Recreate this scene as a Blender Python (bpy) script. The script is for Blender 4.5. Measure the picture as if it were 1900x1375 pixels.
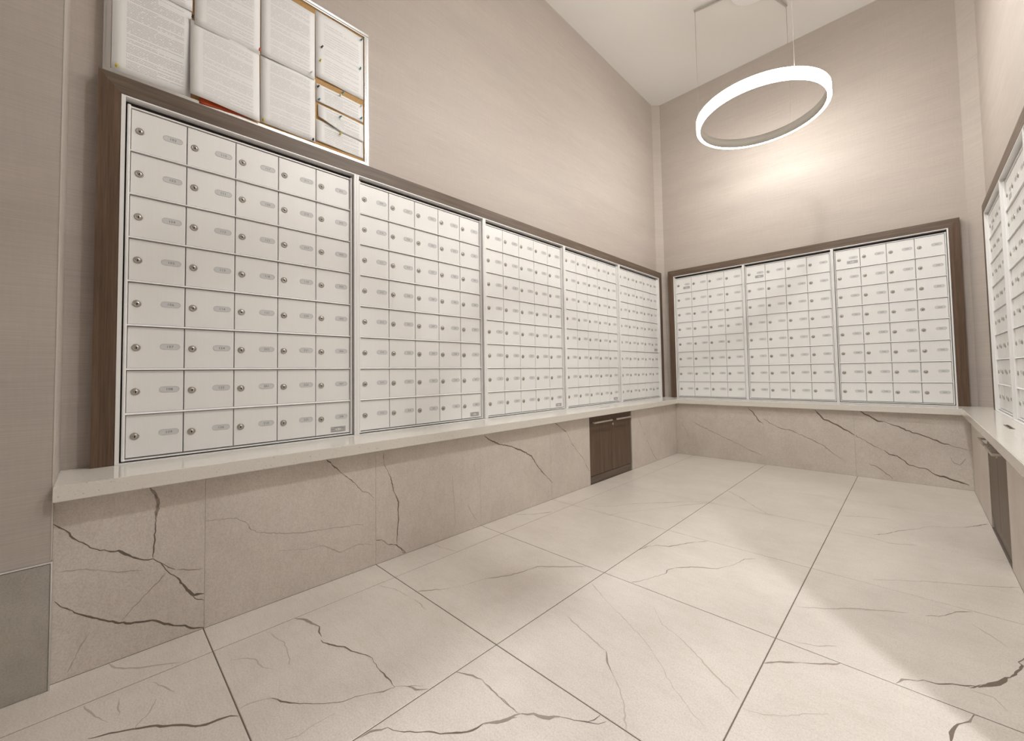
import bpy, bmesh, math, random
from mathutils import Vector, Matrix

for o in list(bpy.data.objects):
    bpy.data.objects.remove(o)
SC = bpy.context.scene
COL = SC.collection
R = math.radians

# ------------------------------------------------------------------ camera
cam_d = bpy.data.cameras.new('camera')
cam = bpy.data.objects.new('camera', cam_d)
COL.objects.link(cam)
SC.camera = cam
cam_d.sensor_fit = 'HORIZONTAL'
cam_d.sensor_width = 36.0
cam_d.lens = 757.218 / 1900.0 * 36.0
cam_d.shift_y = -(687.5 - 662.5) / 1900.0
cam_d.clip_start = 0.02
yaw, pitch, roll = R(44.529), R(2.130), R(-0.927)
fw = Vector((-math.sin(yaw) * math.cos(pitch), math.cos(yaw) * math.cos(pitch), math.sin(pitch)))
rt = Vector((math.cos(yaw), math.sin(yaw), 0))
up = rt.cross(fw)
rt2 = rt * math.cos(roll) + up * math.sin(roll)
up2 = -rt * math.sin(roll) + up * math.cos(roll)
m3 = Matrix((rt2, up2, -fw)).transposed()
cam.matrix_world = Matrix.Translation((1.90437, -0.06865, 0.81803)) @ m3.to_4x4()

# ------------------------------------------------------------------ world, exposure
world = bpy.data.worlds.new('world')
SC.world = world
world.use_nodes = True
world.node_tree.nodes['Background'].inputs[0].default_value = (0.9, 0.95, 1.0, 1)
world.node_tree.nodes['Background'].inputs[1].default_value = 0.02
SC.view_settings.view_transform = 'Standard'
SC.view_settings.look = 'None'
SC.view_settings.gamma = 1.0
SC.view_settings.use_curve_mapping = False
SC.view_settings.exposure = 0.82
RING_EMIT = 19.5          # diffusers of the pendant ring and the added fill ring
DOWNLIGHT_W = 95.0        # the corridor's recessed downlight
FILL_SPOT_W = 56.0        # each added fill spot in the room's ceiling

# ------------------------------------------------------------------ room dimensions (metres)
WALL_L, WALL_B, WALL_R = -0.02, 4.17, 2.29      # papered walls
PAN_L, PAN_B, PAN_R = 0.2225, 3.927, 2.154      # stone cladding under the counter
NEAR_L = 0.24                                   # wall beside the mail alcove
Y_END = -0.147                                  # alcove's near end
Y_BACK = -1.75                                  # wall behind the camera
Y_JAMB, Y_LEDGE = 0.968, 1.40                   # far jamb of the opening in the right wall, end of the ledge
ZC = 3.685
CT, CB = 0.532, 0.489                           # counter top and underside
DW, RH, ZB = 0.154, 0.15185, 0.5445             # mailbox door pitch, row height, first row

# ------------------------------------------------------------------ helpers
def link(o, parent=None):
    COL.objects.link(o)
    if parent is not None:
        o.parent = parent
    return o

def tag(o, label=None, cat=None, group=None, kind=None):
    if label: o['label'] = label
    if cat: o['category'] = cat
    if group: o['group'] = group
    if kind: o['kind'] = kind
    return o

def empty(name, loc=(0, 0, 0), rz=0.0):
    o = bpy.data.objects.new(name, None)
    o.empty_display_size = 0.05
    o.location = loc
    o.rotation_euler = (0, 0, rz)
    return link(o)

class MB:
    """collects faces with material slots, builds one mesh"""
    def __init__(self):
        self.v, self.f, self.m, self.sm = [], [], [], []
    def add(self, verts, faces, mi=0, smooth=False):
        b = len(self.v)
        self.v += [tuple(p) for p in verts]
        for f in faces:
            self.f.append([b + i for i in f]); self.m.append(mi); self.sm.append(smooth)
    def box(self, x0, x1, y0, y1, z0, z1, mi=0):
        x0, x1 = min(x0, x1), max(x0, x1); y0, y1 = min(y0, y1), max(y0, y1); z0, z1 = min(z0, z1), max(z0, z1)
        self.add([(x0, y0, z0), (x1, y0, z0), (x1, y1, z0), (x0, y1, z0), (x0, y0, z1), (x1, y0, z1), (x1, y1, z1), (x0, y1, z1)],
                 [(0, 3, 2, 1), (4, 5, 6, 7), (0, 1, 5, 4), (1, 2, 6, 5), (2, 3, 7, 6), (3, 0, 4, 7)], mi)
    def prism(self, poly, axis, a, b, mi=0):
        """closed prism: polygon in the other two axes, extruded along axis from a to b"""
        n = len(poly)
        def P(p, t):
            q = list(p); q.insert(axis, t); return q
        vs = [P(p, a) for p in poly] + [P(p, b) for p in poly]
        fs = [list(range(n))[::-1], list(range(n, 2 * n))] + [(i, (i + 1) % n, n + (i + 1) % n, n + i) for i in range(n)]
        self.add(vs, fs, mi)
    def lathe(self, prof, n=24, mi=0, M=None, smooth=True, cap0=True, cap1=True, mis=None):
        """profile [(r, h)] about local z"""
        vs, fs = [], []
        for r, h in prof:
            for i in range(n):
                a = 2 * math.pi * i / n
                p = Vector((r * math.cos(a), r * math.sin(a), h))
                vs.append(M @ p if M else p)
        base = len(self.v)
        self.v += [tuple(p) for p in vs]
        for k in range(len(prof) - 1):
            for i in range(n):
                j = (i + 1) % n
                self.f.append([base + k * n + i, base + k * n + j, base + (k + 1) * n + j, base + (k + 1) * n + i])
                self.m.append(mis[k] if mis else mi); self.sm.append(smooth)
        if cap0: self.f.append([base + i for i in range(n)][::-1]); self.m.append(mi); self.sm.append(False)
        if cap1: self.f.append([base + (len(prof) - 1) * n + i for i in range(n)]); self.m.append(mis[-1] if mis else mi); self.sm.append(False)
    def tube(self, p0, p1, r, n=10, mi=0):
        p0, p1 = Vector(p0), Vector(p1)
        d = p1 - p0
        q = d.to_track_quat('Z', 'Y').to_matrix().to_4x4()
        self.lathe([(r, 0), (r, d.length)], n, mi, Matrix.Translation(p0) @ q)
    def mesh(self, name, mats, fix=True):
        me = bpy.data.meshes.new(name)
        me.from_pydata(self.v, [], self.f)
        for m in (mats if isinstance(mats, (list, tuple)) else [mats]):
            me.materials.append(m)
        me.polygons.foreach_set('material_index', self.m)
        me.polygons.foreach_set('use_smooth', self.sm)
        if fix:
            bm = bmesh.new(); bm.from_mesh(me)
            bmesh.ops.recalc_face_normals(bm, faces=bm.faces)
            bm.to_mesh(me); bm.free()
        me.update()
        return me
    def build(self, name, mats, parent=None, fix=True):
        return link(bpy.data.objects.new(name, self.mesh(name, mats, fix)), parent)

def struct(o):
    o['kind'] = 'structure'
    return o

# ------------------------------------------------------------------ materials
def new_mat(name, col=(.8, .8, .8), rough=.5, metal=0.0, spec=.5, emit=None, estr=0.0):
    m = bpy.data.materials.new(name)
    m.use_nodes = True
    b = m.node_tree.nodes['Principled BSDF']
    b.inputs['Base Color'].default_value = (*col, 1)
    b.inputs['Roughness'].default_value = rough
    b.inputs['Metallic'].default_value = metal
    b.inputs['Specular IOR Level'].default_value = spec
    if emit:
        b.inputs['Emission Color'].default_value = (*emit, 1)
        b.inputs['Emission Strength'].default_value = estr
    return m

def N(m, t, **kw):
    n = m.node_tree.nodes.new(t)
    for k, v in kw.items():
        if k.startswith('i_'):
            n.inputs[k[2:].replace('_', ' ')].default_value = v
        else:
            setattr(n, k, v)
    return n

def L(m, a, ao, b, bi):
    m.node_tree.links.new(a.outputs[ao], b.inputs[bi])

def noise(m, scale_vec, scale=1.0, detail=3.0, rough=.5, coord='Object'):
    tc = N(m, 'ShaderNodeTexCoord'); mp = N(m, 'ShaderNodeMapping')
    mp.inputs['Scale'].default_value = scale_vec
    L(m, tc, coord, mp, 'Vector')
    nz = N(m, 'ShaderNodeTexNoise'); nz.inputs['Scale'].default_value = scale
    nz.inputs['Detail'].default_value = detail; nz.inputs['Roughness'].default_value = rough
    L(m, mp, 0, nz, 'Vector')
    return nz

def ramp(m, src, out, stops):
    r = N(m, 'ShaderNodeValToRGB')
    e = r.color_ramp.elements
    while len(e) < len(stops): e.new(.5)
    for k, (p, c) in enumerate(stops):
        e[k].position = p; e[k].color = (*c, 1)
    L(m, src, out, r, 0)
    return r

def mix(m, a, b, fac=.5, mode='MULTIPLY'):
    x = N(m, 'ShaderNodeMix', data_type='RGBA', blend_type=mode)
    x.inputs[0].default_value = fac
    m.node_tree.links.new(a, x.inputs[6]); m.node_tree.links.new(b, x.inputs[7])
    return x.outputs[2]

def set_base(m, sock):
    m.node_tree.links.new(sock, m.node_tree.nodes['Principled BSDF'].inputs['Base Color'])

def bump(m, src, out, strength=.1, dist=.002):
    b = N(m, 'ShaderNodeBump'); b.inputs['Strength'].default_value = strength; b.inputs['Distance'].default_value = dist
    L(m, src, out, b, 'Height'); L(m, b, 0, m.node_tree.nodes['Principled BSDF'], 'Normal')

def wallpaper():
    m = new_mat('woven wallpaper', rough=.55, spec=.35)
    a = noise(m, (5, 5, 380), 1.0, 4, .6)
    b = noise(m, (160, 160, 12), 1.0, 2, .5)
    c = noise(m, (.9, .9, 9), 1.0, 3, .5)
    r1 = ramp(m, a, 0, [(.25, (.470, .416, .373)), (.75, (.580, .517, .466))])
    r2 = ramp(m, b, 0, [(.3, (.96, .96, .96)), (.7, (1, 1, 1))])
    r3 = ramp(m, c, 0, [(.3, (.93, .93, .94)), (.7, (1, 1, 1))])
    set_base(m, mix(m, mix(m, r1.outputs[0], r2.outputs[0], 1.0), r3.outputs[0], 1.0))
    bump(m, a, 0, .12, .002)
    return m

def stone(name, lo, hi, rough, sc=1.0):
    m = new_mat(name, rough=rough, spec=.5)
    a = noise(m, (1, 1, 1), 3.2 * sc, 8, .68)
    b = noise(m, (1, 1, 1), 240.0, 2, .6)
    c = noise(m, (1, 4, 1), 5.0, 8, .72)
    r1 = ramp(m, a, 0, [(.36, lo), (.64, hi)])
    r2 = ramp(m, b, 0, [(.35, (.86, .86, .86)), (.6, (1, 1, 1))])
    r3 = ramp(m, c, 0, [(.478, (1, 1, 1)), (.495, (.91, .89, .87)), (.505, (.93, .91, .89)), (.525, (1, 1, 1))])
    set_base(m, mix(m, mix(m, r1.outputs[0], r2.outputs[0], 1.0), r3.outputs[0], .55))
    return m

def wood(name, dark, light, axis=2):
    m = new_mat(name, rough=.42, spec=.4)
    s = [55, 55, 55]; s[axis] = 2.2
    a = noise(m, tuple(s), 1.0, 5, .65)
    s2 = [220, 220, 220]; s2[axis] = 7
    b = noise(m, tuple(s2), 1.0, 3, .6)
    r1 = ramp(m, a, 0, [(.3, dark), (.7, light)])
    r2 = ramp(m, b, 0, [(.35, (.72, .70, .68)), (.62, (1, 1, 1))])
    set_base(m, mix(m, r1.outputs[0], r2.outputs[0], .8))
    bump(m, b, 0, .1, .001)
    return m

def quartz():
    m = new_mat('speckled quartz', rough=.13, spec=.5)
    tc = N(m, 'ShaderNodeTexCoord')
    v = N(m, 'ShaderNodeTexVoronoi'); v.inputs['Scale'].default_value = 330
    L(m, tc, 'Object', v, 'Vector')
    r1 = ramp(m, v, 'Color', [(.04, (.45, .40, .33)), (.10, (.735, .70, .64)), (.9, (.775, .745, .69))])
    set_base(m, r1.outputs[0])
    return m

def satin_white(name, col):
    m = new_mat(name, col, rough=.36, metal=.05, spec=.5)
    a = noise(m, (900, 900, 6), 1.0, 2, .5)
    r1 = ramp(m, a, 0, [(.3, tuple(c * .965 for c in col)), (.7, col)])
    set_base(m, r1.outputs[0])
    return m

def printed_paper(name, lines, ink=.42, head=False):
    m = new_mat(name, (.8, .8, .79), rough=.7, spec=.2)
    tc = N(m, 'ShaderNodeTexCoord'); sep = N(m, 'ShaderNodeSeparateXYZ')
    L(m, tc, 'UV', sep, 0)
    def math_(op, a, b=None, c=None):
        n = N(m, 'ShaderNodeMath', operation=op)
        for k, s in enumerate((a, b, c)):
            if s is None: continue
            if isinstance(s, (int, float)): n.inputs[k].default_value = s
            else: m.node_tree.links.new(s, n.inputs[k])
        return n.outputs[0]
    u, v = sep.outputs[0], sep.outputs[1]
    row = math_('MULTIPLY', v, lines)
    fr = math_('FRACT', row); fl = math_('FLOOR', row)
    on = math_('MULTIPLY', math_('GREATER_THAN', fr, .30), math_('LESS_THAN', fr, .78))
    cmb = N(m, 'ShaderNodeCombineXYZ')
    m.node_tree.links.new(math_('MULTIPLY', u, 46.0), cmb.inputs[0])
    m.node_tree.links.new(math_('MULTIPLY', fl, 7.31), cmb.inputs[1])
    nz = N(m, 'ShaderNodeTexNoise'); nz.inputs['Scale'].default_value = 1.0; nz.inputs['Detail'].default_value = 2
    L(m, cmb, 0, nz, 'Vector')
    words = math_('GREATER_THAN', nz.outputs[0], .40)
    cm2 = N(m, 'ShaderNodeCombineXYZ')
    m.node_tree.links.new(math_('MULTIPLY', fl, 3.77), cm2.inputs[0])
    nz2 = N(m, 'ShaderNodeTexWhiteNoise', noise_dimensions='2D'); L(m, cm2, 0, nz2, 'Vector')
    para = math_('GREATER_THAN', nz2.outputs['Value'], .14)
    # line length varies at paragraph ends
    right = math_('SUBTRACT', .90, math_('MULTIPLY', math_('GREATER_THAN', nz2.outputs['Value'], .82), .35))
    inside = math_('MULTIPLY', math_('MULTIPLY', math_('GREATER_THAN', u, .17), math_('LESS_THAN', u, right)),
                   math_('MULTIPLY', math_('GREATER_THAN', v, .07), math_('LESS_THAN', v, .93)))
    k = math_('MULTIPLY', math_('MULTIPLY', on, words), math_('MULTIPLY', para, inside))
    x = N(m, 'ShaderNodeMix', data_type='RGBA')
    m.node_tree.links.new(k, x.inputs[0])
    x.inputs[6].default_value = (.87, .875, .875, 1); x.inputs[7].default_value = (ink, ink, ink, 1)
    set_base(m, x.outputs[2])
    return m

MT = dict(
    paper=wallpaper(),
    ceil=new_mat('ceiling paint', (.72, .70, .665), .8, spec=.2),
    floor=stone('polished stone floor tile', (.640, .582, .525), (.715, .660, .602), .34),
    clad=stone('stone cladding tile', (.645, .585, .528), (.735, .675, .613), .42),
    base=stone('grey stone skirting tile', (.360, .335, .290), (.500, .470, .415), .42),
    vein_dark=new_mat('dark vein', (.165, .125, .098), .45),
    vein_mid=new_mat('middle vein', (.30, .25, .205), .45),
    vein_faint=new_mat('faint vein', (.455, .40, .345), .45),
    grout=new_mat('grout', (.15, .122, .098), .9),
    grout_l=new_mat('light grout', (.62, .57, .51), .9),
    quartz=quartz(),
    wood_v=wood('walnut upright grain', (.092, .055, .034), (.170, .110, .073), 2),
    wood_y=wood('walnut level grain', (.105, .075, .055), (.185, .142, .112), 1),
    wood_x_lit=wood('walnut level grain lit', (.112, .079, .057), (.198, .149, .113), 0),  # lighter than the stiles: the rail's brighter lighting is put into its colour
    door=satin_white('satin white door', (.875, .872, .865)),
    rail=new_mat('white rail', (.88, .875, .865), .32, .05),
    alum=new_mat('brushed aluminium', (.74, .74, .73), .26, .92),
    gap=new_mat('dark recess', (.035, .032, .03), .8),
    lock=new_mat('nickel lock', (.40, .375, .335), .42, .55),
    plug=new_mat('nickel plug', (.47, .44, .395), .38, .6),
    back=new_mat('grey cabinet back', (.34, .33, .32), .7),
    hole=new_mat('keyhole', (.01, .01, .01), .8),
    plate=new_mat('grey name window', (.66, .67, .675), .22, 0),
    plate_rim=new_mat('name window rim', (.52, .52, .515), .35, .1),
    ink=new_mat('ink', (.10, .10, .10), .6),
    sticker=new_mat('grey maker label', (.46, .46, .46), .35, .2),
    cork=None,
    glow=new_mat('lit diffuser', (.9, .9, .88), .4, emit=(1.0, .972, .915), estr=RING_EMIT),
    housing=new_mat('white lamp housing', (.62, .60, .55), .45),
    cable=new_mat('steel cable', (.50, .48, .44), .35, .6),
    steel=new_mat('brushed steel', (.62, .58, .53), .25, .9),
    brass=new_mat('brass', (.30, .27, .13), .3, .8),
    white=new_mat('white paint', (.75, .74, .72), .5),
)
def cork():
    m = new_mat('cork', rough=.85, spec=.2)
    a = noise(m, (1, 1, 1), 260, 4, .7)
    r = ramp(m, a, 0, [(.3, (.42, .25, .10)), (.7, (.62, .40, .19))])
    set_base(m, r.outputs[0]); return m
MT['cork'] = cork()
VEINS = [MT['vein_faint'], MT['vein_mid'], MT['vein_dark']]

# traced veins of the stone: (level 0 faint .. 2 dark, width mm, points in mm in the face's own plane)
LEFT_VEINS = [
    (2, 9, [(-146,425),(-116,393),(-109,377),(-69,336),(-33,316),(-17,314),(6,293),(18,282),(38,269),(60,265),(78,247),(89,224),(97,211),(121,184),(143,140),(160,117),(188,111)]),
    (2, 5, [(157,118),(165,103),(188,90)]),
    (2, 5, [(78,247),(97,226),(114,213)]),
    (1, 7, [(50,483),(63,460),(70,429),(65,387)]),
    (2, 3, [(50,483),(61,462),(70,427),(64,387),(64,354),(63,328),(61,296),(60,267)]),
    (2, 6, [(-140,217),(-131,202),(-96,166),(-66,142),(-35,119),(2,97),(31,88),(60,81),(83,63),(112,42),(139,31),(155,15),(189,3)]),
    (0, 4, [(-136,294),(-81,283),(-46,266),(-19,252),(33,239)]),
    (1, 2, [(92,213),(64,184),(35,156),(-7,110)]),
    (0, 5, [(-74,103),(-88,80),(-98,56),(-114,17)]),
    (1, 2, [(115,213),(148,200),(182,194)]),
    (1, 3, [(191,345),(275,332),(306,306)]),
    (1, 5, [(299,315),(306,306),(314,287),(336,266)]),
    (0, 3, [(336,266),(421,237),(491,220),(573,210),(731,187)]),
    (2, 6, [(596,464),(645,410),(692,368),(722,328),(753,313),(779,284)]),
    (2, 6, [(578,482),(597,463)]),
    (2, 4, [(824,425),(858,357),(872,291),(894,241),(893,152),(886,56)]),
    (1, 5, [(872,291),(897,241),(896,219)]),
    (2, 6, [(787,103),(813,98),(841,69),(886,51),(911,21),(921,4)]),
    (1, 5, [(886,51),(931,5),(911,8)]),
    (0, 4, [(1294,137),(1320,84),(1381,2)]),
    (0, 3, [(1338,338),(1371,231)]),
    (0, 2, [(1198,301),(1203,209),(1214,56)]),
    (0, 3, [(407,180),(505,153),(565,150),(628,102),(713,109),(775,88)]),
    (2, 5, [(824,472),(824,425)]),
    (2, 6, [(1414,476),(1453,448),(1522,415),(1620,389),(1729,342),(1796,306),(1854,231),(1904,182),(1993,104)]),
    (2, 6, [(2032,482),(2157,405),(2203,334),(2282,253),(2338,206),(2373,149),(2414,102)]),
    (1, 6, [(3301,210),(3353,146),(3417,63),(3485,5)]),
    (1, 4, [(3601,467),(3646,392),(3652,292),(3668,157),(3686,44)]),
    (0, 6, [(3151,415),(3190,361),(3270,250)]),
    (0, 5, [(3848,77),(3832,45)]),
]
BACK_VEINS = [
    (1, 9, [(380,316),(467,277),(571,231),(729,166),(786,141),(860,108),(915,90),(972,62)]),
    (2, 9, [(859,475),(899,431),(933,371),(972,339)]),
    (2, 9, [(974,384),(1030,348),(1097,314),(1155,309),(1211,285)]),
    (1, 8, [(1211,285),(1299,246),(1384,201),(1454,139),(1511,98)]),
    (2, 8, [(1331,483),(1365,439),(1386,408),(1447,381),(1523,336),(1611,278),(1675,234),(1727,209)]),
    (2, 8, [(1605,486),(1659,451),(1702,418),(1734,419)]),
    (2, 9, [(1734,419),(1779,397),(1822,381),(1878,351),(1919,341),(1960,325),(2012,297),(2063,280),(2101,272),(2131,263)]),
    (2, 10, [(1727,211),(1756,184),(1796,179),(1821,158),(1855,124),(1904,111),(1945,108),(1970,83),(2003,70),(2035,66),(2067,53),(2131,34)]),
    (1, 7, [(1641,104),(1693,81),(1721,58),(1749,35),(1768,12)]),
    (0, 6, [(2054,209),(2071,169),(2096,159),(2123,204)]),
    (0, 6, [(278,291),(310,236),(342,159)]),
    (0, 6, [(216,181),(237,91)]),
]
FLOOR_VEINS = [
    (2, 6, [(533,-71),(545,-48),(559,-23),(582,13),(602,42),(641,81),(668,102),(683,125),(693,162)]),
    (2, 6, [(673,103),(685,124),(689,147),(697,169),(713,185)]),
    (0, 5, [(218,-33),(263,-20),(313,27),(329,54),(377,121)]),
    (0, 4, [(391,-80),(447,-63),(498,-41)]),
    (0, 3, [(494,50),(536,35),(555,18),(576,5)]),
    (0, 3, [(424,-16),(497,-20)]),
    (0, 4, [(411,48),(499,84)]),
    (1, 9, [(385,412),(410,429),(471,446),(493,452)]),
    (2, 5, [(471,446),(493,452),(520,440),(551,437)]),
    (2, 5, [(566,429),(584,429),(619,446),(651,466),(686,472),(732,494),(760,501),(778,495),(839,494),(906,490)]),
    (1, 6, [(904,491),(929,515),(957,543)]),
    (1, 8, [(929,515),(954,523),(975,546)]),
    (1, 5, [(688,190),(690,217),(709,255)]),
    (2, 6, [(709,255),(739,268),(770,291),(824,339),(854,377),(861,405),(878,434)]),
    (1, 7, [(878,434),(898,462),(906,490)]),
    (0, 5, [(466,214),(491,248),(515,265),(568,270),(602,291)]),
    (0, 3, [(404,331),(444,334),(500,347),(577,335),(615,326)]),
    (1, 7, [(537,782),(576,831),(615,887)]),
    (0, 5, [(615,887),(640,946),(659,1023),(717,1147)]),
    (0, 4, [(226,1077),(283,1077),(385,1105)]),
    (0, 4, [(395,709),(471,740),(593,751),(668,744)]),
    (1, 6, [(979,634),(1022,656),(1051,664)]),
    (1, 4, [(1051,664),(1068,660),(1115,658),(1193,651)]),
    (1, 5, [(979,351),(985,382),(1004,416)]),
    (2, 6, [(1004,416),(1034,430),(1063,454),(1083,476),(1107,490),(1131,517),(1153,547),(1157,574)]),
    (1, 9, [(1157,574),(1177,601),(1203,642)]),
    (0, 4, [(864,240),(877,265),(871,303),(876,348)]),
    (1, 9, [(1159,580),(1179,599),(1192,627),(1203,657)]),
    (1, 10, [(1203,657),(1224,677),(1248,685),(1275,713)]),
    (2, 6, [(1275,713),(1305,728),(1328,744),(1352,758),(1362,776)]),
    (2, 5, [(1331,747),(1339,761),(1342,782)]),
    (1, 4, [(1071,658),(1135,655),(1198,652)]),
    (0, 4, [(1045,1047),(1085,1031),(1163,1007),(1233,986)]),
    (1, 5, [(1233,986),(1260,948),(1304,911)]),
    (0, 5, [(1304,911),(1336,885),(1369,847),(1406,788)]),
    (0, 4, [(990,1280),(1093,1214),(1183,1167),(1282,1112),(1381,1035),(1431,983),(1480,951),(1529,919)]),
    (0, 4, [(1235,1287),(1299,1216),(1361,1192),(1424,1153),(1501,1098),(1566,1058)]),
    (1, 7, [(1088,1381),(1113,1414),(1139,1480),(1163,1546),(1155,1573),(1170,1615)]),
    (1, 5, [(1170,1615),(1215,1670),(1299,1724),(1332,1795),(1348,1846),(1354,1895),(1391,1931)]),
    (1, 8, [(979,1673),(990,1730),(1017,1776),(1065,1798),(1111,1892),(1175,1984)]),
    (1, 5, [(658,1026),(687,1064),(724,1142),(745,1243),(834,1320),(894,1380)]),
    (1, 7, [(240,1630),(315,1702),(367,1803)]),
    (1, 7, [(485,2043),(585,2132),(634,2237),(744,2360),(873,2501),(976,2582)]),
    (0, 6, [(645,1963),(662,2045),(758,2199),(895,2444),(998,2586)]),
    (1, 7, [(981,2910),(1079,2819),(1193,2684),(1288,2583),(1364,2587)]),
    (0, 6, [(980,2570),(1192,2564),(1474,2584)]),
    (1, 10, [(1577,1241),(1608,1278),(1649,1313)]),
    (1, 6, [(1649,1313),(1678,1333),(1714,1364),(1728,1385)]),
    (1, 9, [(1841,1390),(1852,1418),(1880,1437)]),
    (2, 6, [(1880,1437),(1891,1452),(1917,1458),(1943,1483),(1968,1497),(1990,1515)]),
    (2, 13, [(1990,1512),(2008,1537),(2032,1573),(2053,1617)]),
    (2, 9, [(2053,1617),(2077,1679),(2084,1706),(2078,1717),(2092,1752)]),
    (2, 5, [(1970,1501),(1975,1494),(2005,1539)]),
    (2, 7, [(1982,1390),(1970,1368),(1964,1349),(1945,1319),(1936,1290),(1931,1247)]),
    (1, 10, [(1970,1368),(1965,1347),(1955,1334)]),
    (1, 7, [(1732,2589),(1780,2650),(1814,2726),(1882,2822),(1930,2912),(2002,2959),(2068,3025),(2145,3150)]),
    (0, 6, [(1577,2511),(1646,2528),(1734,2537),(1792,2511),(1885,2566)]),
    (0, 6, [(1586,2815),(1691,2880),(1779,2918)]),
    (0, 6, [(1586,1622),(1667,1681),(1736,1745),(1863,1831)]),
    (1, 7, [(1901,1843),(1938,1878),(1967,1928),(1973,1941),(2011,1976)]),
    (0, 6, [(2004,1881),(2038,1838),(2067,1786)]),
    (0, 5, [(1618,1407),(1674,1428),(1712,1464)]),
    (0, 5, [(1761,2033),(1916,2155),(2074,2252),(2151,2314)]),
    (0, 4, [(1582,1035),(1621,1048),(1663,1082),(1696,1123),(1730,1156)]),
    (0, 5, [(1974,1487),(2014,1489),(2032,1449)]),
]
NEAR_VEINS = [
    (0, 5, [(-229,159),(-190,149),(-144,127)]),
    (0, 6, [(-197,297),(-183,325)]),
]

# ================================================================== THE SETTING
rng = random.Random(7)
def fine(pts, step, amp):
    """polyline in mm -> finely subdivided, slightly jagged polyline in metres"""
    out = []
    for (x0, y0), (x1, y1) in zip(pts[:-1], pts[1:]):
        d = math.hypot(x1 - x0, y1 - y0)
        n = max(1, int(d / step))
        for i in range(n):
            t = i / n
            j = 0 if i == 0 else amp
            out.append(((x0 + (x1 - x0) * t + rng.uniform(-j, j)) / 1000, (y0 + (y1 - y0) * t + rng.uniform(-j, j)) / 1000))
    out.append((pts[-1][0] / 1000, pts[-1][1] / 1000))
    return out

def vein_quads(veins, step=12, amp=2.4):
    """list of (level, quad) in plane coordinates"""
    q = []
    for lv, w, pts in veins:
        p = fine(pts, step, amp)
        n = len(p)
        ws = []
        cur = w / 1000 * .36
        wob = 1.0
        for i in range(n):
            e = min(1, (i + 1) / 3, (n - i) / 3)
            wob = min(1.7, max(.35, wob + rng.uniform(-.38, .38)))
            ws.append(max(.0005, cur * wob * e))
        nr = []
        for i in range(n):
            a, b = p[max(0, i - 1)], p[min(n - 1, i + 1)]
            d = math.hypot(b[0] - a[0], b[1] - a[1]) or 1
            nr.append((-(b[1] - a[1]) / d, (b[0] - a[0]) / d))
        for i in range(n - 1):
            A = [(p[i][0] + nr[i][0] * ws[i] * s, p[i][1] + nr[i][1] * ws[i] * s) for s in (1, -1)]
            B = [(p[i + 1][0] + nr[i + 1][0] * ws[i + 1] * s, p[i + 1][1] + nr[i + 1][1] * ws[i + 1] * s) for s in (1, -1)]
            q.append((lv, [A[0], A[1], B[1], B[0]]))
    return q

def tile_objects(name, rects, quads, to3, mats, parent, thick=.01, bev=.0012, gap=.0012):
    """rects in plane coordinates (a0,a1,b0,b1); to3(a,b,h) -> world point, h = height above the face"""
    for a0, a1, b0, b1 in rects:
        mb = MB()
        A0, A1, B0, B1 = a0 + gap, a1 - gap, b0 + gap, b1 - gap
        lo = [(A0, B0), (A1, B0), (A1, B1), (A0, B1)]
        hi = [(A0 + bev, B0 + bev), (A1 - bev, B0 + bev), (A1 - bev, B1 - bev), (A0 + bev, B1 - bev)]
        vs = [to3(a, b, -thick) for a, b in lo] + [to3(a, b, -bev * .7) for a, b in lo] + [to3(a, b, 0) for a, b in hi]
        fs = [(3, 2, 1, 0)]
        for i in range(4):
            j = (i + 1) % 4
            fs += [(i, j, 4 + j, 4 + i), (4 + i, 4 + j, 8 + j, 8 + i)]
        fs.append((8, 9, 10, 11))
        mb.add(vs, fs)
        for k, (lv, qd) in enumerate(quads):
            cx = sum(p[0] for p in qd) / 4; cy = sum(p[1] for p in qd) / 4
            if a0 <= cx < a1 and b0 <= cy < b1:
                cl = [(min(max(p[0], A0 + bev), A1 - bev), min(max(p[1], B0 + bev), B1 - bev)) for p in qd]
                mb.add([to3(a, b, .00015 + .00005 * (k % 3)) for a, b in cl], [(0, 1, 2, 3)], 1 + lv)
        me = mb.mesh(name, mats, fix=False)
        # outward normals
        n0 = Vector(to3(0, 0, 1)) - Vector(to3(0, 0, 0))
        bm = bmesh.new(); bm.from_mesh(me)
        bm.normal_update()
        for f in bm.faces:
            if f.material_index > 0 and f.normal.dot(n0) < 0: f.normal_flip()
        tile_faces = [f for f in bm.faces if f.material_index == 0]
        bmesh.ops.recalc_face_normals(bm, faces=tile_faces)
        bm.to_mesh(me); bm.free()
        link(bpy.data.objects.new(name, me), parent)

# ---- floor
XS = [PAN_L - .0013, .3815, .978, 1.5745, PAN_R + .0013]
YS = [Y_BACK] + [.186 + .6 * k for k in range(-3, 7)] + [PAN_B + .0013]
mb = MB(); mb.box(-.2, 4.9, Y_BACK - .1, WALL_B + .1, -.12, -.0015)
floor = struct(mb.build('floor', MT['grout']))
FQ = vein_quads(FLOOR_VEINS)
rects = [(XS[i], XS[i + 1], YS[j], YS[j + 1]) for i in range(4) for j in range(len(YS) - 1)]
COR_X = [PAN_R, 2.768, 3.365, 3.962, 4.7]
COR_Y = [Y_BACK] + [.186 + .6 * k for k in range(-3, 2)] + [1.2]
COR_X[0] = PAN_R + .0013
rects += [(COR_X[i], COR_X[i + 1], COR_Y[j], COR_Y[j + 1]) for i in range(4) for j in range(len(COR_Y) - 1)]
tile_objects('floor_tile', rects, FQ, lambda a, b, h: (a, b, h), [MT['floor']] + VEINS, floor, gap=.0015)

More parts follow.
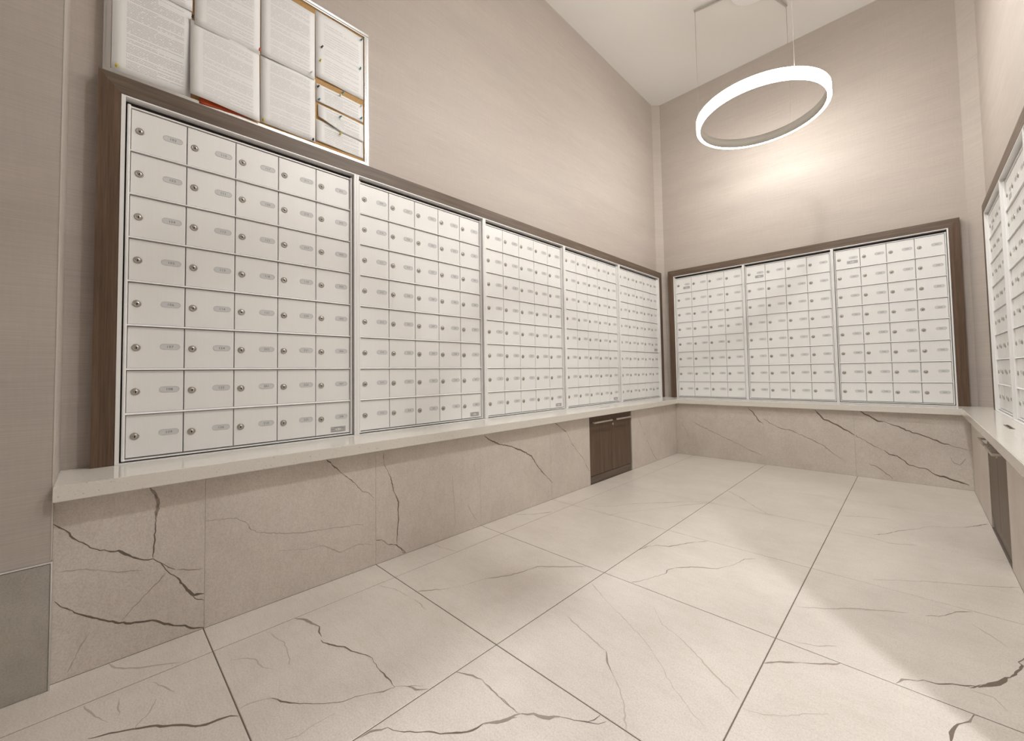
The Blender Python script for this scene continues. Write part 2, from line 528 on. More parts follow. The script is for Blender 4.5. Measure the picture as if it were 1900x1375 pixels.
# ---- papered walls
def wall(name, *boxes, mat='paper'):
    mb = MB()
    for b in boxes: mb.box(*b)
    return struct(mb.build(name, MT[mat]))
wall('wall_left', (WALL_L - .12, WALL_L, Y_END - .01, WALL_B + .12, CB, ZC))
wall('wall_back', (WALL_L - .12, WALL_R + .12, WALL_B, WALL_B + .12, CB, ZC))
wall('wall_right', (WALL_R, WALL_R + .12, Y_LEDGE, WALL_B, CB, ZC), (WALL_R, WALL_R + .12, Y_JAMB, Y_LEDGE, 0, ZC), (WALL_R, WALL_R + .12, -.95, Y_JAMB, 2.14, ZC))
near = wall('wall_left_near', (WALL_L - .12, NEAR_L, Y_BACK, Y_END, 0, ZC))
wall('wall_right_near', (WALL_R, WALL_R + .12, Y_BACK, -.95, 0, ZC))
wall('wall_front', (WALL_L - .12, 4.8, Y_BACK - .12, Y_BACK, 0, ZC))
wall('wall_corridor_far', (4.7, 4.82, Y_BACK, 1.3, 0, 2.75))
wall('wall_corridor_end', (WALL_R + .12, 4.82, 1.2, 1.32, 0, 2.75))
mb = MB(); mb.box(WALL_L - .12, WALL_R + .12, Y_BACK - .12, WALL_B + .12, ZC, ZC + .1)
ceiling = struct(mb.build('ceiling', MT['ceil']))
mb = MB(); mb.box(WALL_R + .12, 4.82, Y_BACK - .12, 1.32, 2.75, 2.85)
struct(mb.build('ceiling_corridor', MT['ceil']))

# chamfered inside corners of the papered walls
mb = MB(); mb.prism([(WALL_L, 4.108), (.042, WALL_B), (WALL_L, WALL_B)], 2, CT, ZC)
struct(mb.build('trim_1', MT['paper']))
mb = MB(); mb.prism([(2.208, WALL_B), (WALL_R, 4.088), (WALL_R, WALL_B)], 2, CT, ZC)
struct(mb.build('trim_2', MT['paper']))
# bead on the alcove's edge
mb = MB(); mb.prism([(NEAR_L - .003, Y_END + .0008), (NEAR_L + .0008, Y_END + .0008), (NEAR_L + .0008, Y_END - .002), (NEAR_L + .0001, Y_END - .002), (NEAR_L + .0001, Y_END), (NEAR_L - .003, Y_END)], 2, .337, ZC)
struct(mb.build('trim_3', new_mat('edge bead', (.62, .57, .52), .5)))

# ---- stone cladding under the counter
def base_wall(name, boxes):
    mb = MB()
    for b in boxes: mb.box(*b)
    return struct(mb.build(name, MT['grout_l']))
CAB_L = (2.424, 3.035)
CAB_R = (2.50, 3.10)
bl = base_wall('wall_base_left', [(WALL_L - .02, PAN_L - .0035, Y_END, CAB_L[0], 0, CB), (WALL_L - .02, PAN_L - .0035, CAB_L[1], WALL_B, 0, CB), (WALL_L - .02, -.01, CAB_L[0], CAB_L[1], 0, CB)])
bb = base_wall('wall_base_back', [(PAN_L - .0035, PAN_R + .0035, PAN_B + .0035, WALL_B, 0, CB - .0005)])
br = base_wall('wall_base_right', [(PAN_R + .0035, WALL_R + .12, Y_LEDGE, CAB_R[0], 0, CB), (PAN_R + .0035, WALL_R + .12, CAB_R[1], WALL_B, 0, CB), (WALL_R + .11, WALL_R + .12, CAB_R[0], CAB_R[1], 0, CB)])
ZT = CB - .001
CM = [MT['clad']] + VEINS
LY = [Y_END, .188, .786, 1.384, 1.982, CAB_L[0]]
LY2 = [CAB_L[1], 3.58, PAN_B]
tile_objects('cladding_tile', [(a, b, .0, ZT) for a, b in list(zip(LY[:-1], LY[1:])) + list(zip(LY2[:-1], LY2[1:]))],
             vein_quads(LEFT_VEINS, 8, 1.8), lambda a, b, h: (PAN_L + h, a, b), CM, bl, thick=.003, gap=.0003, bev=.0004)
BX = [PAN_L, .375, .972, 1.568, PAN_R]
tile_objects('cladding_tile', [(a, b, 0, ZT) for a, b in zip(BX[:-1], BX[1:])],
             vein_quads(BACK_VEINS, 15, 4.2), lambda a, b, h: (a, PAN_B - h, b), CM, bb, thick=.003, gap=.0003, bev=.0004)
RY = [Y_LEDGE, 1.984, CAB_R[0]]
RY2 = [CAB_R[1], 3.58, PAN_B]
tile_objects('cladding_tile', [(a, b, 0, ZT) for a, b in list(zip(RY[:-1], RY[1:])) + list(zip(RY2[:-1], RY2[1:]))],
             [], lambda a, b, h: (PAN_R - h, a, b), CM, br, thick=.003, gap=.0003, bev=.0004)
# skirting tiles on the wall beside the alcove, with a metal edge
NY = [Y_BACK, -1.345, -.745, Y_END]
sk = MB(); sk.box(NEAR_L, NEAR_L + .002, Y_BACK, Y_END, 0, .331)
sk = struct(sk.build('baseboard_left_near', MT['grout_l']))
tile_objects('skirting_tile', [(a, b, 0.0, .330) for a, b in zip(NY[:-1], NY[1:])], vein_quads(NEAR_VEINS, 9, 1.6),
             lambda a, b, h: (NEAR_L + .010 + h, a, b), [MT['base']] + VEINS, sk, thick=.008, gap=.0008, bev=.0008)
mb = MB(); mb.box(NEAR_L, NEAR_L + .0115, Y_BACK, Y_END + .0025, .3305, .334); mb.box(NEAR_L - .012, NEAR_L + .0115, Y_END - .0005, Y_END + .0025, 0, .3305)
struct(mb.build('trim_4', MT['alum']))

# ================================================================== COUNTERTOP
OV = .0375
pts = [(WALL_L, Y_END), (PAN_L + OV, Y_END), (PAN_L + OV, PAN_B - OV), (PAN_R - OV, PAN_B - OV), (PAN_R - OV, Y_LEDGE), (WALL_R, Y_LEDGE), (WALL_R, WALL_B), (WALL_L, WALL_B)]
bm = bmesh.new()
vs = [bm.verts.new((x, y, CB)) for x, y in pts]
f = bm.faces.new(vs)
r = bmesh.ops.extrude_face_region(bm, geom=[f])
for g in r['geom']:
    if isinstance(g, bmesh.types.BMVert): g.co.z = CT
bmesh.ops.recalc_face_normals(bm, faces=bm.faces)
ed = [e for e in bm.edges if all(abs(v.co.z - CT) < 1e-5 for v in e.verts) or (abs(e.verts[0].co.z - e.verts[1].co.z) < 1e-5)]
bmesh.ops.bevel(bm, geom=ed, offset=.002, segments=2, affect='EDGES')
me = bpy.data.meshes.new('countertop'); bm.to_mesh(me); bm.free()
me.materials.append(MT['quartz'])
ct = link(bpy.data.objects.new('countertop', me))
tag(ct, 'cream speckled quartz ledge running under all the mailboxes', 'countertop')

# ================================================================== MAILBOX BANKS
def glyphs():
    out = {}
    for ch in '0123456789':
        cu = bpy.data.curves.new('g' + ch, 'FONT'); cu.body = ch; cu.size = 1.0; cu.resolution_u = 2
        ob = bpy.data.objects.new('g' + ch, cu); COL.objects.link(ob)
        dg = bpy.context.evaluated_depsgraph_get()
        me = ob.evaluated_get(dg).to_mesh()
        out[ch] = ([tuple(v.co) for v in me.vertices], [list(p.vertices) for p in me.polygons])
        ob.evaluated_get(dg).to_mesh_clear()
        bpy.data.objects.remove(ob); bpy.data.curves.remove(cu)
    return out
GL = glyphs()

def door_mesh(w, h):
    """front in the local xz plane at y=0, thickness towards +y; local origin at the door's lower left corner"""
    mb = MB(); c = .0016
    o = [(0, 0), (w, 0), (w, h), (0, h)]; i = [(c, c), (w - c, c), (w - c, h - c), (c, h - c)]
    vs = [(x, .009, z) for x, z in o] + [(x, c * .7, z) for x, z in o] + [(x, 0, z) for x, z in i]
    fs = [(0, 1, 2, 3)]
    for k in range(4):
        j = (k + 1) % 4
        fs += [(k, 4 + k, 4 + j, j), (4 + k, 8 + k, 8 + j, 4 + j)]
    fs.append((8, 11, 10, 9))
    mb.add(vs, fs)
    return mb.mesh('door', MT['door'])

def lock_mesh():
    mb = MB()
    M = Matrix.Rotation(math.radians(90), 4, 'X')       # local z -> -y (out of the door)
    mb.lathe([(.0122, 0), (.0122, .0016), (.0108, .0030), (.0078, .0030), (.0074, .0024)], 22, 0, M, cap0=False, cap1=False)
    mb.lathe([(.0074, .0024), (.0070, .0031), (.0, .0031)], 22, 1, M, cap0=False, cap1=False)
    y = -.0033
    mb.add([(-.0014, y, .0026), (.0014, y, .0026), (.0018, y, -.0005), (.0014, y, -.0052), (-.0014, y, -.0052), (-.0018, y, -.0005)], [(0, 1, 2, 3, 4, 5)], 2)
    me = mb.mesh('lock', [MT['lock'], MT['plug'], MT['hole']], fix=False)
    bm = bmesh.new(); bm.from_mesh(me); bm.normal_update()
    for f in bm.faces:
        if f.normal.y > .05: f.normal_flip()
    bm.to_mesh(me); bm.free()
    return me

def stadium(w, h, n=7):
    r = h / 2; pts = []
    for s, a0 in ((1, -90), (-1, 90)):
        for k in range(n):
            a = math.radians(a0 + 180 * k / (n - 1))
            pts.append((s * (w / 2 - r) + r * math.cos(a), r * math.sin(a)))
    return pts

PW, PH = .056, .0205
def plate_mesh(text):
    mb = MB()
    o, i = stadium(PW, PH), stadium(PW - .0022, PH - .0022)
    n = len(o)
    mb.add([(x, -.0000, z) for x, z in o] + [(x, -.0008, z) for x, z in o] + [(x, -.0008, z) for x, z in i] + [(x, -.0003, z) for x, z in i],
           [(k, (k + 1) % n, n + (k + 1) % n, n + k) for k in range(n)] + [(n + k, n + (k + 1) % n, 2 * n + (k + 1) % n, 2 * n + k) for k in range(n)]
           + [(2 * n + k, 2 * n + (k + 1) % n, 3 * n + (k + 1) % n, 3 * n + k) for k in range(n)], 1)
    mb.add([(x, -.0003, z) for x, z in i], [list(range(n))], 0)
    s = .0118; adv = .0068
    x = -adv * len(text) / 2
    for ch in text:
        V, Fc = GL[ch]
        mb.add([(x + vx * s, -.0006, vy * s - .0040) for vx, vy, vz in V], Fc, 2)
        x += adv
    me = mb.mesh('number_plate', [MT['plate'], MT['plate_rim'], MT['ink']], fix=False)
    bm = bmesh.new(); bm.from_mesh(me); bm.normal_update()
    for f in bm.faces:
        if f.normal.y > .01: f.normal_flip()
    bm.to_mesh(me); bm.free()
    return me

def sticker_mesh():
    mb = MB(); w, h = .068, .024
    mb.box(-w / 2, w / 2, -.0005, 0, -h / 2, h / 2, 0)
    def q(x0, x1, z0, z1, mi=1): mb.add([(x0, -.0006, z0), (x1, -.0006, z0), (x1, -.0006, z1), (x0, -.0006, z1)], [(0, 1, 2, 3)], mi)
    for k in range(9): q(-.019 + k * .0042, -.0165 + k * .0042, .0068, .0092)
    for k in range(4): q(-.030 + k * .0034, -.0279 + k * .0034, -.001, .0012); q(.0165 + k * .0034, .0186 + k * .0034, .0028, .005)
    el = [(.012 * math.cos(a * math.pi / 6), -.0005 + .0052 * math.sin(a * math.pi / 6)) for a in range(12)]
    mb.add([(x, -.0006, z) for x, z in el], [list(range(12))], 2)
    q(-.006, -.003, -.003, .0025); q(-.0015, .001, -.003, .001); q(.0025, .006, -.003, .002)
    for k in range(13): q(-.028 + k * .0044, -.0252 + k * .0044, -.0105, -.0088)
    me = mb.mesh('maker_label', [MT['sticker'], MT['ink'], MT['white']], fix=False)
    bm = bmesh.new(); bm.from_mesh(me); bm.normal_update()
    for f in bm.faces:
        if f.material_index and f.normal.y > 0: f.normal_flip()
    bm.to_mesh(me); bm.free()
    return me

GX, GZ = .0030, .0088
DOOR, LOCK, STICK = door_mesh(DW - GX, RH - GZ), lock_mesh(), sticker_mesh()
PLATES = {}
def make_bank(name, loc, rz, cols, numbers, stick, label, group, SIDE=.0256):
    t = empty(name, loc, rz)
    tag(t, label, 'mailbox', group)
    W, H = cols * DW, 8 * RH
    mb = MB(); mb.box(-SIDE + .001, W + SIDE - .001, .0135, .019, -.011, H + .026, 0)
    mb.box(-.0004, W + .0004, .0105, .0134, -.0002, H - .001, 1)
    mb.build('back_box', [MT['gap'], MT['back']], t)
    # outer trim, standing proud
    mb = MB(); o = SIDE * .45; f0, f1 = -.021, .0134
    mb.box(-SIDE + .0004, -SIDE + o, f0, f1, -.0122, H + .0265)
    mb.box(W + SIDE - o, W + SIDE - .0004, f0, f1, -.0122, H + .0265)
    mb.box(-SIDE + o, W + SIDE - o, f0, f1, H + .0218, H + .0265)
    mb.box(-SIDE + o, W + SIDE - o, f0, f1, -.0122, -.0098)
    mb.build('outer_trim', MT['rail'], t)
    # inner frame around the doors
    mb = MB(); f0, f1 = -.010, .0132; i = SIDE * .36
    mb.prism([(-i, f1), (-i, f0 + .003), (-i + .003, f0), (-.003, f0), (-.0005, f0 + .004), (-.0005, f1)], 2, -.0045, H + .005)
    mb.prism([(W + i, f1), (W + i, f0 + .003), (W + i - .003, f0), (W + .003, f0), (W + .0005, f0 + .004), (W + .0005, f1)], 2, -.0045, H + .005)
    mb.box(-.0005, W + .0005, f0 + .007, f1, H - .0012, H + .0036)
    mb.box(-.0005, W + .0005, f0 + .004, f1, -.0045, -.0002)
    mb.build('inner_frame', MT['rail'], t)
    for r in range(1, 8):                      # lips between the rows
        z = r * RH
        mb = MB()
        mb.prism([(.013, z + GZ * .5 - .0006), (.013, z - GZ * .5 + .0024), (-.0062, z - GZ * .5 + .0024), (-.0062, z - GZ * .5 + .0042), (-.0006, z + GZ * .5 - .0006)], 0, -.0004, W + .0004)
        mb.build('row_lip', MT['rail'], t)
    k = 0
    for c in range(cols):
        for r in range(8):                     # r = 0 is the top row
            d = link(bpy.data.objects.new('door', DOOR), t)
            dy = rng.uniform(-.0002, .0005)
            d.location = (c * DW + GX / 2, dy, (7 - r) * RH + GZ / 2)
            l = link(bpy.data.objects.new('lock', LOCK), d)
            l.location = (.0225, 0, (RH - GZ) * .50)
            l.rotation_euler = (0, rng.uniform(-.12, .12), 0)
            tx = numbers[c * 8 + r]
            if tx not in PLATES: PLATES[tx] = plate_mesh(tx)
            p = link(bpy.data.objects.new('number_plate', PLATES[tx]), d)
            p.location = (.1125, 0, (RH - GZ) * .535)
            if (c, r) == stick[:2]:
                s = link(bpy.data.objects.new('maker_label', STICK), d)
                s.location = stick[2]
    return t

U1 = '102 103 104 105 106 107 108 109 110 111 112 113 114 124 125 126 117 120 123 118 121 202 201 210 211 215 217 119 220 221 222 223 301 302 303 304 305 306 307 308'.split()
seq = iter(range(309, 999))
def nums(n): return [str(next(seq)) for _ in range(n)]
BR = (4, 7, (.098, 0, .020))
PITCH_L = 5 * DW + .0512
left_labels = [
    'white five-column mailbox bank directly under the cork notice board, doors numbered from 102',
    'white five-column mailbox bank beside the one under the notice board, second on long wall',
    'middle white five-column mailbox bank of the five on the long wall',
    'white five-column mailbox bank above the dark wood cabinet, fourth from the notice board',
    'white five-column mailbox bank at the corner end of the long wall, furthest from notice board']
for k in range(5):
    make_bank('mailbox_bank', (0, k * PITCH_L, ZB), math.pi / 2, 5, U1 if k == 0 else nums(40),
              BR if k < 4 else (4, 4, (.098, 0, .020)), left_labels[k], 'mailbox banks on the long wall')
PB = .654
back_labels = ['white four-column mailbox bank on the short wall, beside the long wall corner',
               'middle white four-column mailbox bank of the three on the short wall',
               'white four-column mailbox bank on the short wall under the right of the ring lamp']
for k in range(3):
    make_bank('mailbox_bank', (.1705 + k * PB, 4.1495, ZB), 0, 4, nums(32), (0, 0, (.105, 0, .042)), back_labels[k], 'mailbox banks on the short wall', .0188)
right_labels = ['four-column mailbox bank on the shaded side wall, beside the short wall corner',
                'second four-column mailbox bank from the corner on the shaded side wall',
                'third four-column mailbox bank from the corner on the shaded side wall']
for k in range(3):
    make_bank('mailbox_bank', (2.278, 3.865 - k * PB, ZB), -math.pi / 2, 4, nums(32), (0, 0, (.105, 0, .042)), right_labels[k], 'mailbox banks on the shaded side wall', .0188)

# ================================================================== WOODEN SURROUNDS
def surround(label, loc, rz, W, side, wall_depth):
    """local x along the wall from the first door's edge, local -y out of the wall"""
    t = empty('mailbox_surround', loc, rz)
    tag(t, label, 'wooden surround', 'walnut surrounds of the mailboxes')
    x0, x1 = -side - .001, W + side + .001
    z1 = 8 * RH + .0275
    zb = CT - ZB + .0004
    ww, wt = .0545, .060
    f0, f1 = -.022, wall_depth
    hor = MT['wood_y'] if abs(rz) > .1 else MT['wood_x_lit']
    mb = MB(); mb.prism([(x0 - ww, zb), (x0, zb), (x0, z1), (x0 - ww, z1 + wt)], 1, f0, f1)
    mb.build('stile', MT['wood_v'], t)
    mb = MB(); mb.prism([(x1 + ww, zb), (x1, zb), (x1, z1), (x1 + ww, z1 + wt)], 1, f0, f1)
    mb.build('stile', MT['wood_v'], t)
    mb = MB(); mb.prism([(x0, z1), (x1, z1), (x1 + ww, z1 + wt), (x0 - ww, z1 + wt)], 1, f0, f1)
    ob = mb.build('top_rail', MT['wood_x_lit'], t)
    return t
surround('walnut-brown surround framing the five mailbox banks on the long wall', (0, 0, ZB), math.pi / 2, 5 * 5 * DW + 4 * .0512, .0256, .0195)
surround('walnut-brown surround framing the three mailbox banks on the short wall', (.1705, 4.1495, ZB), 0, 3 * 4 * DW + 2 * .038, .0188, .0200)
surround('walnut-brown surround framing the mailbox banks on the shaded side wall', (2.278, 3.865, ZB), -math.pi / 2, 3 * 4 * DW + 2 * .038, .0188, .0115)

# ================================================================== UNDER-COUNTER CABINETS
def cabinet(label, loc, rz, W):
    """local x along the wall, local -y out of the wall, origin at the floor, front plane y=0"""
    t = empty('recycling_cabinet', loc, rz)
    tag(t, label, 'cabinet', 'under-counter wooden cabinets')
    H = CB - .0035
    mb = MB(); mb.box(.004, W - .004, .019, .17, .002, H)
    mb.build('body', MT['gap'], t)
    mb = MB(); mb.box(.003, W - .010, .004, .018, .001, .0535)
    mb.build('plinth', MT['wood_x_lit'], t)
    half = (W - .010) / 2
    for k in range(2):
        a = .003 + k * half
        mb = MB(); mb.box(a, a + half - .003, .0, .018, .0575, H - .001)
        d = mb.build('door', MT['wood_v'], t)
        mb = MB(); y = -.032; z = .443
        xc = a + half / 2 - .012
        mb.box(xc - .122, xc + .122, y - .005, y + .003, z - .006, z + .006)
        for s in (-1, 1): mb.box(xc + s * .112 - .006, xc + s * .112 + .006, y + .003, .0, z - .005, z + .005)
        tag(mb.build('handle', MT['steel'], d), 'brushed steel bar handle')
        if k == 1:
            mb = MB(); M = Matrix.Translation((a + .022, 0, .405)) @ Matrix.Rotation(math.radians(90), 4, 'X')
            mb.lathe([(.0095, 0), (.0095, .003), (.008, .0045), (.0, .0045)], 18, 0, M, cap0=False, cap1=False)
            mb.box(a + .0212, a + .0228, -.0049, -.0044, .401, .409, 1)
            mb.build('cabinet_lock', [MT['plug'], MT['hole']], d)
    return t
cabinet('dark walnut two-door cabinet set into the long stone-clad wall', (PAN_L - .003, CAB_L[0], 0), math.pi / 2, CAB_L[1] - CAB_L[0])
cabinet('dark walnut two-door cabinet set into the shaded side wall', (PAN_R + .003, CAB_R[1], 0), -math.pi / 2, CAB_R[1] - CAB_R[0])

# slots in the ledge above the cabinets
def slot(label, x, y0, y1, w, mat):
    mb = MB()
    mb.box(x - w / 2, x + w / 2, y0, y1, CT + .0001, CT + .0016, 0)
    mb.box(x - w * .22, x + w * .22, y0 + .012, y1 - .012, CT + .0016, CT + .0018, 1)
    o = mb.build('paper_slot', [mat, MT['gap']])
    tag(o, label, 'slot plate')
slot('pale thin slot plate in the ledge above the long wall cabinet', .170, 2.64, 2.79, .014, MT['alum'])
slot('small olive brass plate in the ledge by the shaded side wall', 2.2025, 2.765, 2.935, .017, MT['brass'])

# ================================================================== RING PENDANT
RR, RZ, RHH = .420, 2.651, .070
TH = .027
n = 96
def ring_lathe(mb, prof, mi=0):
    vs = []
    for r, h in prof:
        for i in range(n):
            a = 2 * math.pi * i / n
            vs.append((r * math.cos(a), r * math.sin(a), h))
    k = len(prof)
    mb.add(vs, [(j * n + i, j * n + (i + 1) % n, ((j + 1) % k) * n + (i + 1) % n, ((j + 1) % k) * n + i) for j in range(k) for i in range(n)], mi, True)
def ring_lamp(RC, label):
    lamp = empty('ring_pendant_lamp', (RC[0], RC[1], RZ))
    tag(lamp, label, 'pendant lamp', 'ring pendant lamps')
    mb = MB()
    ring_lathe(mb, [(RR, .004), (RR, RHH), (RR - .006, RHH), (RR - .006, .006), (RR - TH + .003, .006), (RR - TH + .003, 0), (RR - .004, 0)])
    d = mb.build('diffuser', MT['glow'], lamp)
    mb = MB(); ring_lathe(mb, [(RR - .0062, .0063), (RR - .0062, RHH), (RR - TH, RHH), (RR - TH, .0), (RR - TH + .0028, .0), (RR - TH + .0028, .0063)])
    mb.build('housing', MT['housing'], lamp)
    for k, ang in enumerate((47.6, 167.6, 287.6)):
        ca, sa = math.cos(R(ang + 24)), math.sin(R(ang + 24))
        rr = RR - TH / 2
        mb = MB(); mb.tube((ca * rr, sa * rr, RHH - .002), (ca * rr, sa * rr, ZC - RZ - .022), .0013, 8)
        mb.build('cable', MT['cable'], lamp)
        mb = MB()
        w = .006
        px, py = -sa * w, ca * w
        zz0, zz1 = ZC - RZ - .022, ZC - RZ - .010
        e = rr + .006
        mb.add([(ca * .14 + px, sa * .14 + py, zz0), (ca * .14 - px, sa * .14 - py, zz0), (ca * e - px, sa * e - py, zz0), (ca * e + px, sa * e + py, zz0),
                (ca * .14 + px, sa * .14 + py, zz1), (ca * .14 - px, sa * .14 - py, zz1), (ca * e - px, sa * e - py, zz1), (ca * e + px, sa * e + py, zz1)],
               [(0, 1, 2, 3), (4, 5, 6, 7), (0, 1, 5, 4), (1, 2, 6, 5), (2, 3, 7, 6), (3, 0, 4, 7)])
        mb.build('arm', MT['cable'], lamp)
    mb = MB(); mb.lathe([(.158, ZC - RZ - .0005), (.158, ZC - RZ - .034), (.150, ZC - RZ - .042), (.0, ZC - RZ - .042)], 40, cap0=True, cap1=False)
    mb.build('canopy', new_mat('white canopy', (.90, .89, .87), .4), lamp)
    return lamp
ring_lamp((1.165, 3.312), 'large glowing white ring pendant lamp by the short wall')
ring_lamp((1.45, 1.55), 'added fill light, an unseen ring pendant over the middle of the room')  # unseen second ring, added to even out the light along the long wall

# ================================================================== CORRIDOR DOWNLIGHT AND ADDED ROOM FILL SPOTS (outside the frame)
LENS = new_mat('downlight lens', (.9, .9, .9), .4, emit=(1.0, .97, .93), estr=6.0)
def downlight(loc, label, watt, size, soft=.06, color=(1.0, .99, .97)):
  dl = empty('recessed_downlight', loc)
  tag(dl, label, 'downlight', 'recessed downlights')
  mb = MB(); ring = [(.085, -.0005), (.085, -.006), (.066, -.006), (.066, -.0005)]
  mb.lathe(ring, 32, cap0=False, cap1=False); mb.build('bezel', MT['white'], dl)
  mb = MB(); mb.lathe([(.0655, -.0008), (.0655, -.003), (.0, -.003)], 32, cap0=True, cap1=False)
  mb.build('lens', LENS, dl)
  ld = bpy.data.lights.new('downlight_lamp', 'SPOT'); ld.energy = watt; ld.color = color
  ld.shadow_soft_size = soft; ld.spot_size = R(size); ld.spot_blend = .8
  lo = link(bpy.data.objects.new('downlight_lamp', ld), dl); lo.location = (0, 0, -.02)
downlight((2.81, .383, 2.75), 'round recessed downlight in the corridor ceiling beyond the opening', DOWNLIGHT_W, 150, .035, (.97, .985, 1.0))
downlight((1.80, 1.20, ZC), 'added fill downlight in the room ceiling nearest the opening', FILL_SPOT_W, 140)  # unseen fill spot, added to brighten floor and long wall
downlight((1.80, 2.25, ZC), 'added fill downlight in the room ceiling nearest the ring lamp', FILL_SPOT_W, 140)  # another added spot for the same fill

# ================================================================== NOTICE BOARD
BY0, BY1, BZ0, BZ1 = -.072, .863, 1.8475, 2.525
bd = empty('notice_board', (WALL_L, BY0, BZ0))
tag(bd, 'cork notice board in an aluminium frame standing on the walnut surround', 'notice board')
def wb(mb, x0, x1, y0, y1, z0, z1, mi=0): mb.box(x0 - WALL_L, x1 - WALL_L, y0 - BY0, y1 - BY0, z0 - BZ0, z1 - BZ0, mi)
CX = .000
mb = MB(); wb(mb, WALL_L + .001, CX, BY0 + .004, BY1 - .004, BZ0 + .004, BZ1 - .004); mb.build('cork_panel', MT['cork'], bd)
fwid, fx = .019, .011
for (y0, y1, z0, z1) in ((BY0, BY0 + fwid, BZ0 + fwid, BZ1 - fwid), (BY1 - fwid, BY1, BZ0 + fwid, BZ1 - fwid), (BY0, BY1, BZ0, BZ0 + fwid), (BY0, BY1, BZ1 - fwid, BZ1)):
    mb = MB()
    vert = (z1 - z0) > (y1 - y0)
    # stepped profile: a raised ridge between two flats
    for s, (a, b) in enumerate(((0, .35), (.35, .7), (.7, 1.0))):
        h = (fx - .003, fx, fx - .0015)[s]
        if vert: wb(mb, WALL_L + .001, h, y0 + (y1 - y0) * a, y0 + (y1 - y0) * b, z0, z1)
        else: wb(mb, WALL_L + .001, h, y0, y1, z0 + (z1 - z0) * a, z0 + (z1 - z0) * b)
    mb.build('frame_rail', MT['alum'], bd)

TXT = printed_paper('densely printed sheet', 62, .60)
TXT2 = printed_paper('printed sheet', 46, .70)
TXT3 = printed_paper('printed slip', 12, .66)
TXT4 = printed_paper('lightly printed sheet', 26, .74)
def sheet(name, label, y0, y1, z0, z1, x, mat, curl=.0, tilt=0.0, cut=None, lean=0.0, group='sheets pinned to the notice board'):
    """paper hanging on the board; curl lifts the lower edge away from the cork"""
    nu, nv = 8, 10
    vs, fs, uv = [], [], []
    for j in range(nv + 1):
        for i in range(nu + 1):
            u, v = i / nu, j / nv
            y = y0 + (y1 - y0) * u; z = z0 + (z1 - z0) * v + tilt * (u - .5)
            if cut and v < 1: z += cut * max(0, .5 - u) * (1 - v) * 2
            lift = curl * (1 - v) ** 2 * (.6 + .4 * math.sin(u * 5.1)) + .0009 * math.sin(u * 7 + v * 4)
            vs.append((x + .0012 + lift + lean * (1 - v), y, z)); uv.append((u, v))
    for j in range(nv):
        for i in range(nu):
            a = j * (nu + 1) + i
            fs.append((a, a + 1, a + nu + 2, a + nu + 1))
    c = Vector(((x), (y0 + y1) / 2, z0))
    me = bpy.data.meshes.new(name)
    me.from_pydata([tuple(Vector(p) - c) for p in vs], [], fs)
    l = me.uv_layers.new(name='UVMap')
    for p in me.polygons:
        p.use_smooth = True
        for li in p.loop_indices: l.data[li].uv = uv[me.loops[li].vertex_index]
    me.materials.append(mat); me.update()
    o = link(bpy.data.objects.new(name, me)); o.location = c
    so = o.modifiers.new('thickness', 'SOLIDIFY'); so.thickness = .0003; so.offset = -1
    tag(o, label, 'paper', group)
    return o
sheet('notice_sheet', 'densely printed white sheet in the lower corner with a yellow pin', -.0515, .162, 1.8690, 2.215, CX + .0002, TXT, .003)
sheet('notice_sheet', 'white sheet above the densely printed corner sheet, mostly cut off by picture top', -.050, .164, 2.205, 2.495, CX + .0020, TXT, .001)
sheet('notice_sheet', 'printed white sheet curling out over the frame beside the corner sheet', .158, .386, 1.872, 2.168, CX + .0042, TXT2, .005, -.010, lean=.0125)
sheet('notice_sheet', 'printed white sheet under the black pin, above the sheet curling over frame', .170, .388, 2.160, 2.470, CX + .0040, TXT2, .002)
sheet('notice_sheet', 'printed white sheet with a yellow pin at its bottom, beside the curling sheet', .391, .611, 1.8775, 2.172, CX + .0003, TXT2, .003)
sheet('notice_sheet', 'printed white sheet at the board top between two other sheets', .392, .608, 2.166, 2.478, CX + .0016, TXT2, .002)
sheet('notice_sheet', 'nearly blank white sheet in the upper corner beside bare cork edge', .6115, .840, 2.184, 2.500, CX + .0003, TXT4, .004, -.004)
sheet('notice_slip', 'short printed white slip between two strips of bare cork', .6145, .838, 2.070, 2.156, CX + .0003, TXT3, .003, -.006)
sheet('notice_slip', 'skewed printed slip with a teal pin, overlapping the lowest slip', .622, .838, 1.972, 2.058, CX + .0045, TXT3, .003, -.008, cut=.026)
sheet('notice_slip', 'lowest printed slip with a yellow pin, by the frame corner', .6145, .838, 1.886, 1.988, CX + .0003, TXT3, .004, -.004)
sheet('red_card', 'orange-red card peeking out below the curling white sheet', .187, .345, 1.8625, 1.945, CX + .0106, new_mat('orange card', (.55, .085, .02), .6), .0, .013)

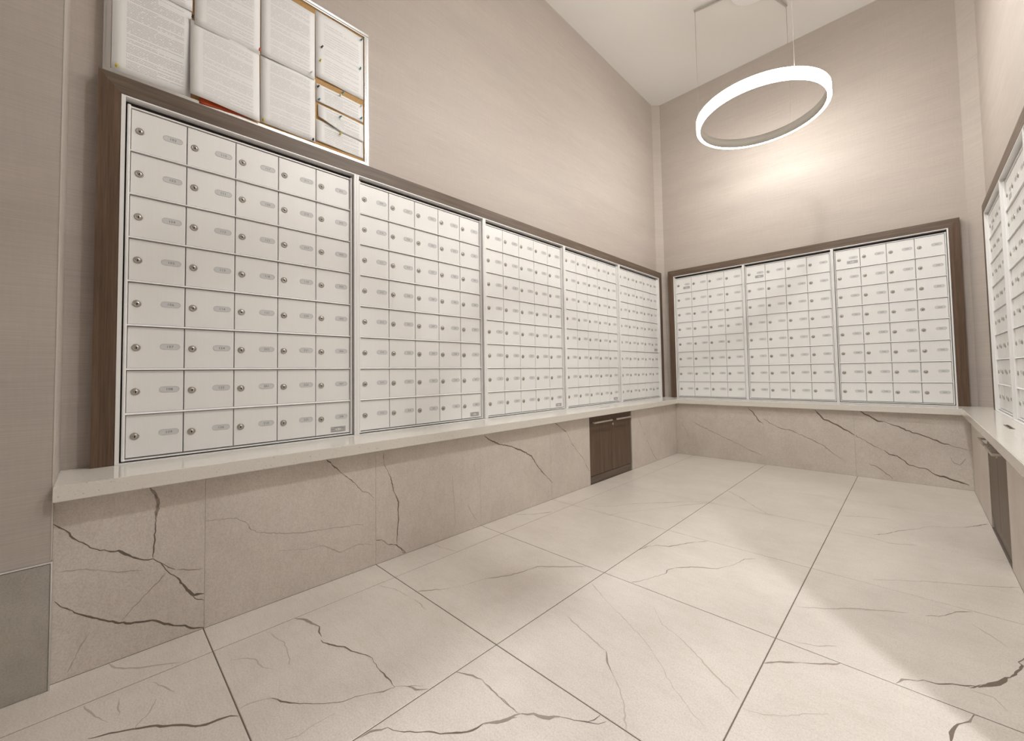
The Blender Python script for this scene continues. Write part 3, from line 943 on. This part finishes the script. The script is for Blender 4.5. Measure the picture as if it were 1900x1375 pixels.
PIN = {'yellow': (.75, .60, .06), 'black': (.02, .02, .02), 'red': (.70, .12, .05), 'white': (.8, .8, .78), 'teal': (.10, .30, .33)}
PINM = {k: new_mat(k + ' plastic', c, .3) for k, c in PIN.items()}
def pin(color, y, z, label, x=CX + .004):
    mb = MB()
    M = Matrix.Rotation(math.radians(90), 4, 'Y') @ Matrix.Rotation(rng.uniform(-.25, .25), 4, 'X')
    mb.lathe([(.0006, -.004), (.0006, .001), (.0042, .001), (.0042, .0022), (.0022, .0034), (.0020, .0085), (.0034, .0100), (.0036, .0115), (.0, .0118)], 12, 0, M, cap1=False)
    o = mb.build('push_pin', PINM[color]); o.location = (x, y, z)
    tag(o, label, 'push pin', 'push pins on the notice board')
pin('yellow', -.039, 1.884, 'yellow push pin in the densely printed corner sheet')
pin('black', .164, 2.178, 'black push pin between the corner sheet and its neighbour', CX + .012)
pin('red', .386, 2.175, 'orange-red push pin at the top of the gap between sheets', CX + .012)
pin('yellow', .403, 1.888, 'yellow push pin at the bottom of the sheet beside the curling one')
pin('black', .601, 1.884, 'black push pin at the bottom edge beside the lowest slip')
pin('black', .638, 2.338, 'black push pin in the nearly blank sheet')
pin('yellow', .632, 2.269, 'pale yellow push pin below the black one in the blank sheet')
pin('white', .590, 2.190, 'white push pin beside the top strip of bare cork', CX + .008)
pin('teal', .828, 2.483, 'dark teal push pin in the top corner of the blank sheet')
pin('teal', .823, 2.332, 'teal push pin halfway down the edge of the blank sheet')
pin('black', .621, 2.141, 'black push pin in the corner of the short slip')
pin('teal', .736, 2.170, 'teal push pin in the bare cork strip above the short slip')
pin('white', .724, 2.150, 'white push pin at the top edge of the short slip')
pin('teal', .625, 2.082, 'teal push pin in the lower corner of the short slip')
pin('white', .827, 2.145, 'white push pin in the frame-side top corner of the short slip')
pin('teal', .827, 2.083, 'teal push pin in the frame-side bottom corner of the short slip')
pin('teal', .722, 2.043, 'teal push pin in the top of the skewed slip', CX + .008)
pin('yellow', .725, 1.962, 'yellow push pin in the lowest slip')
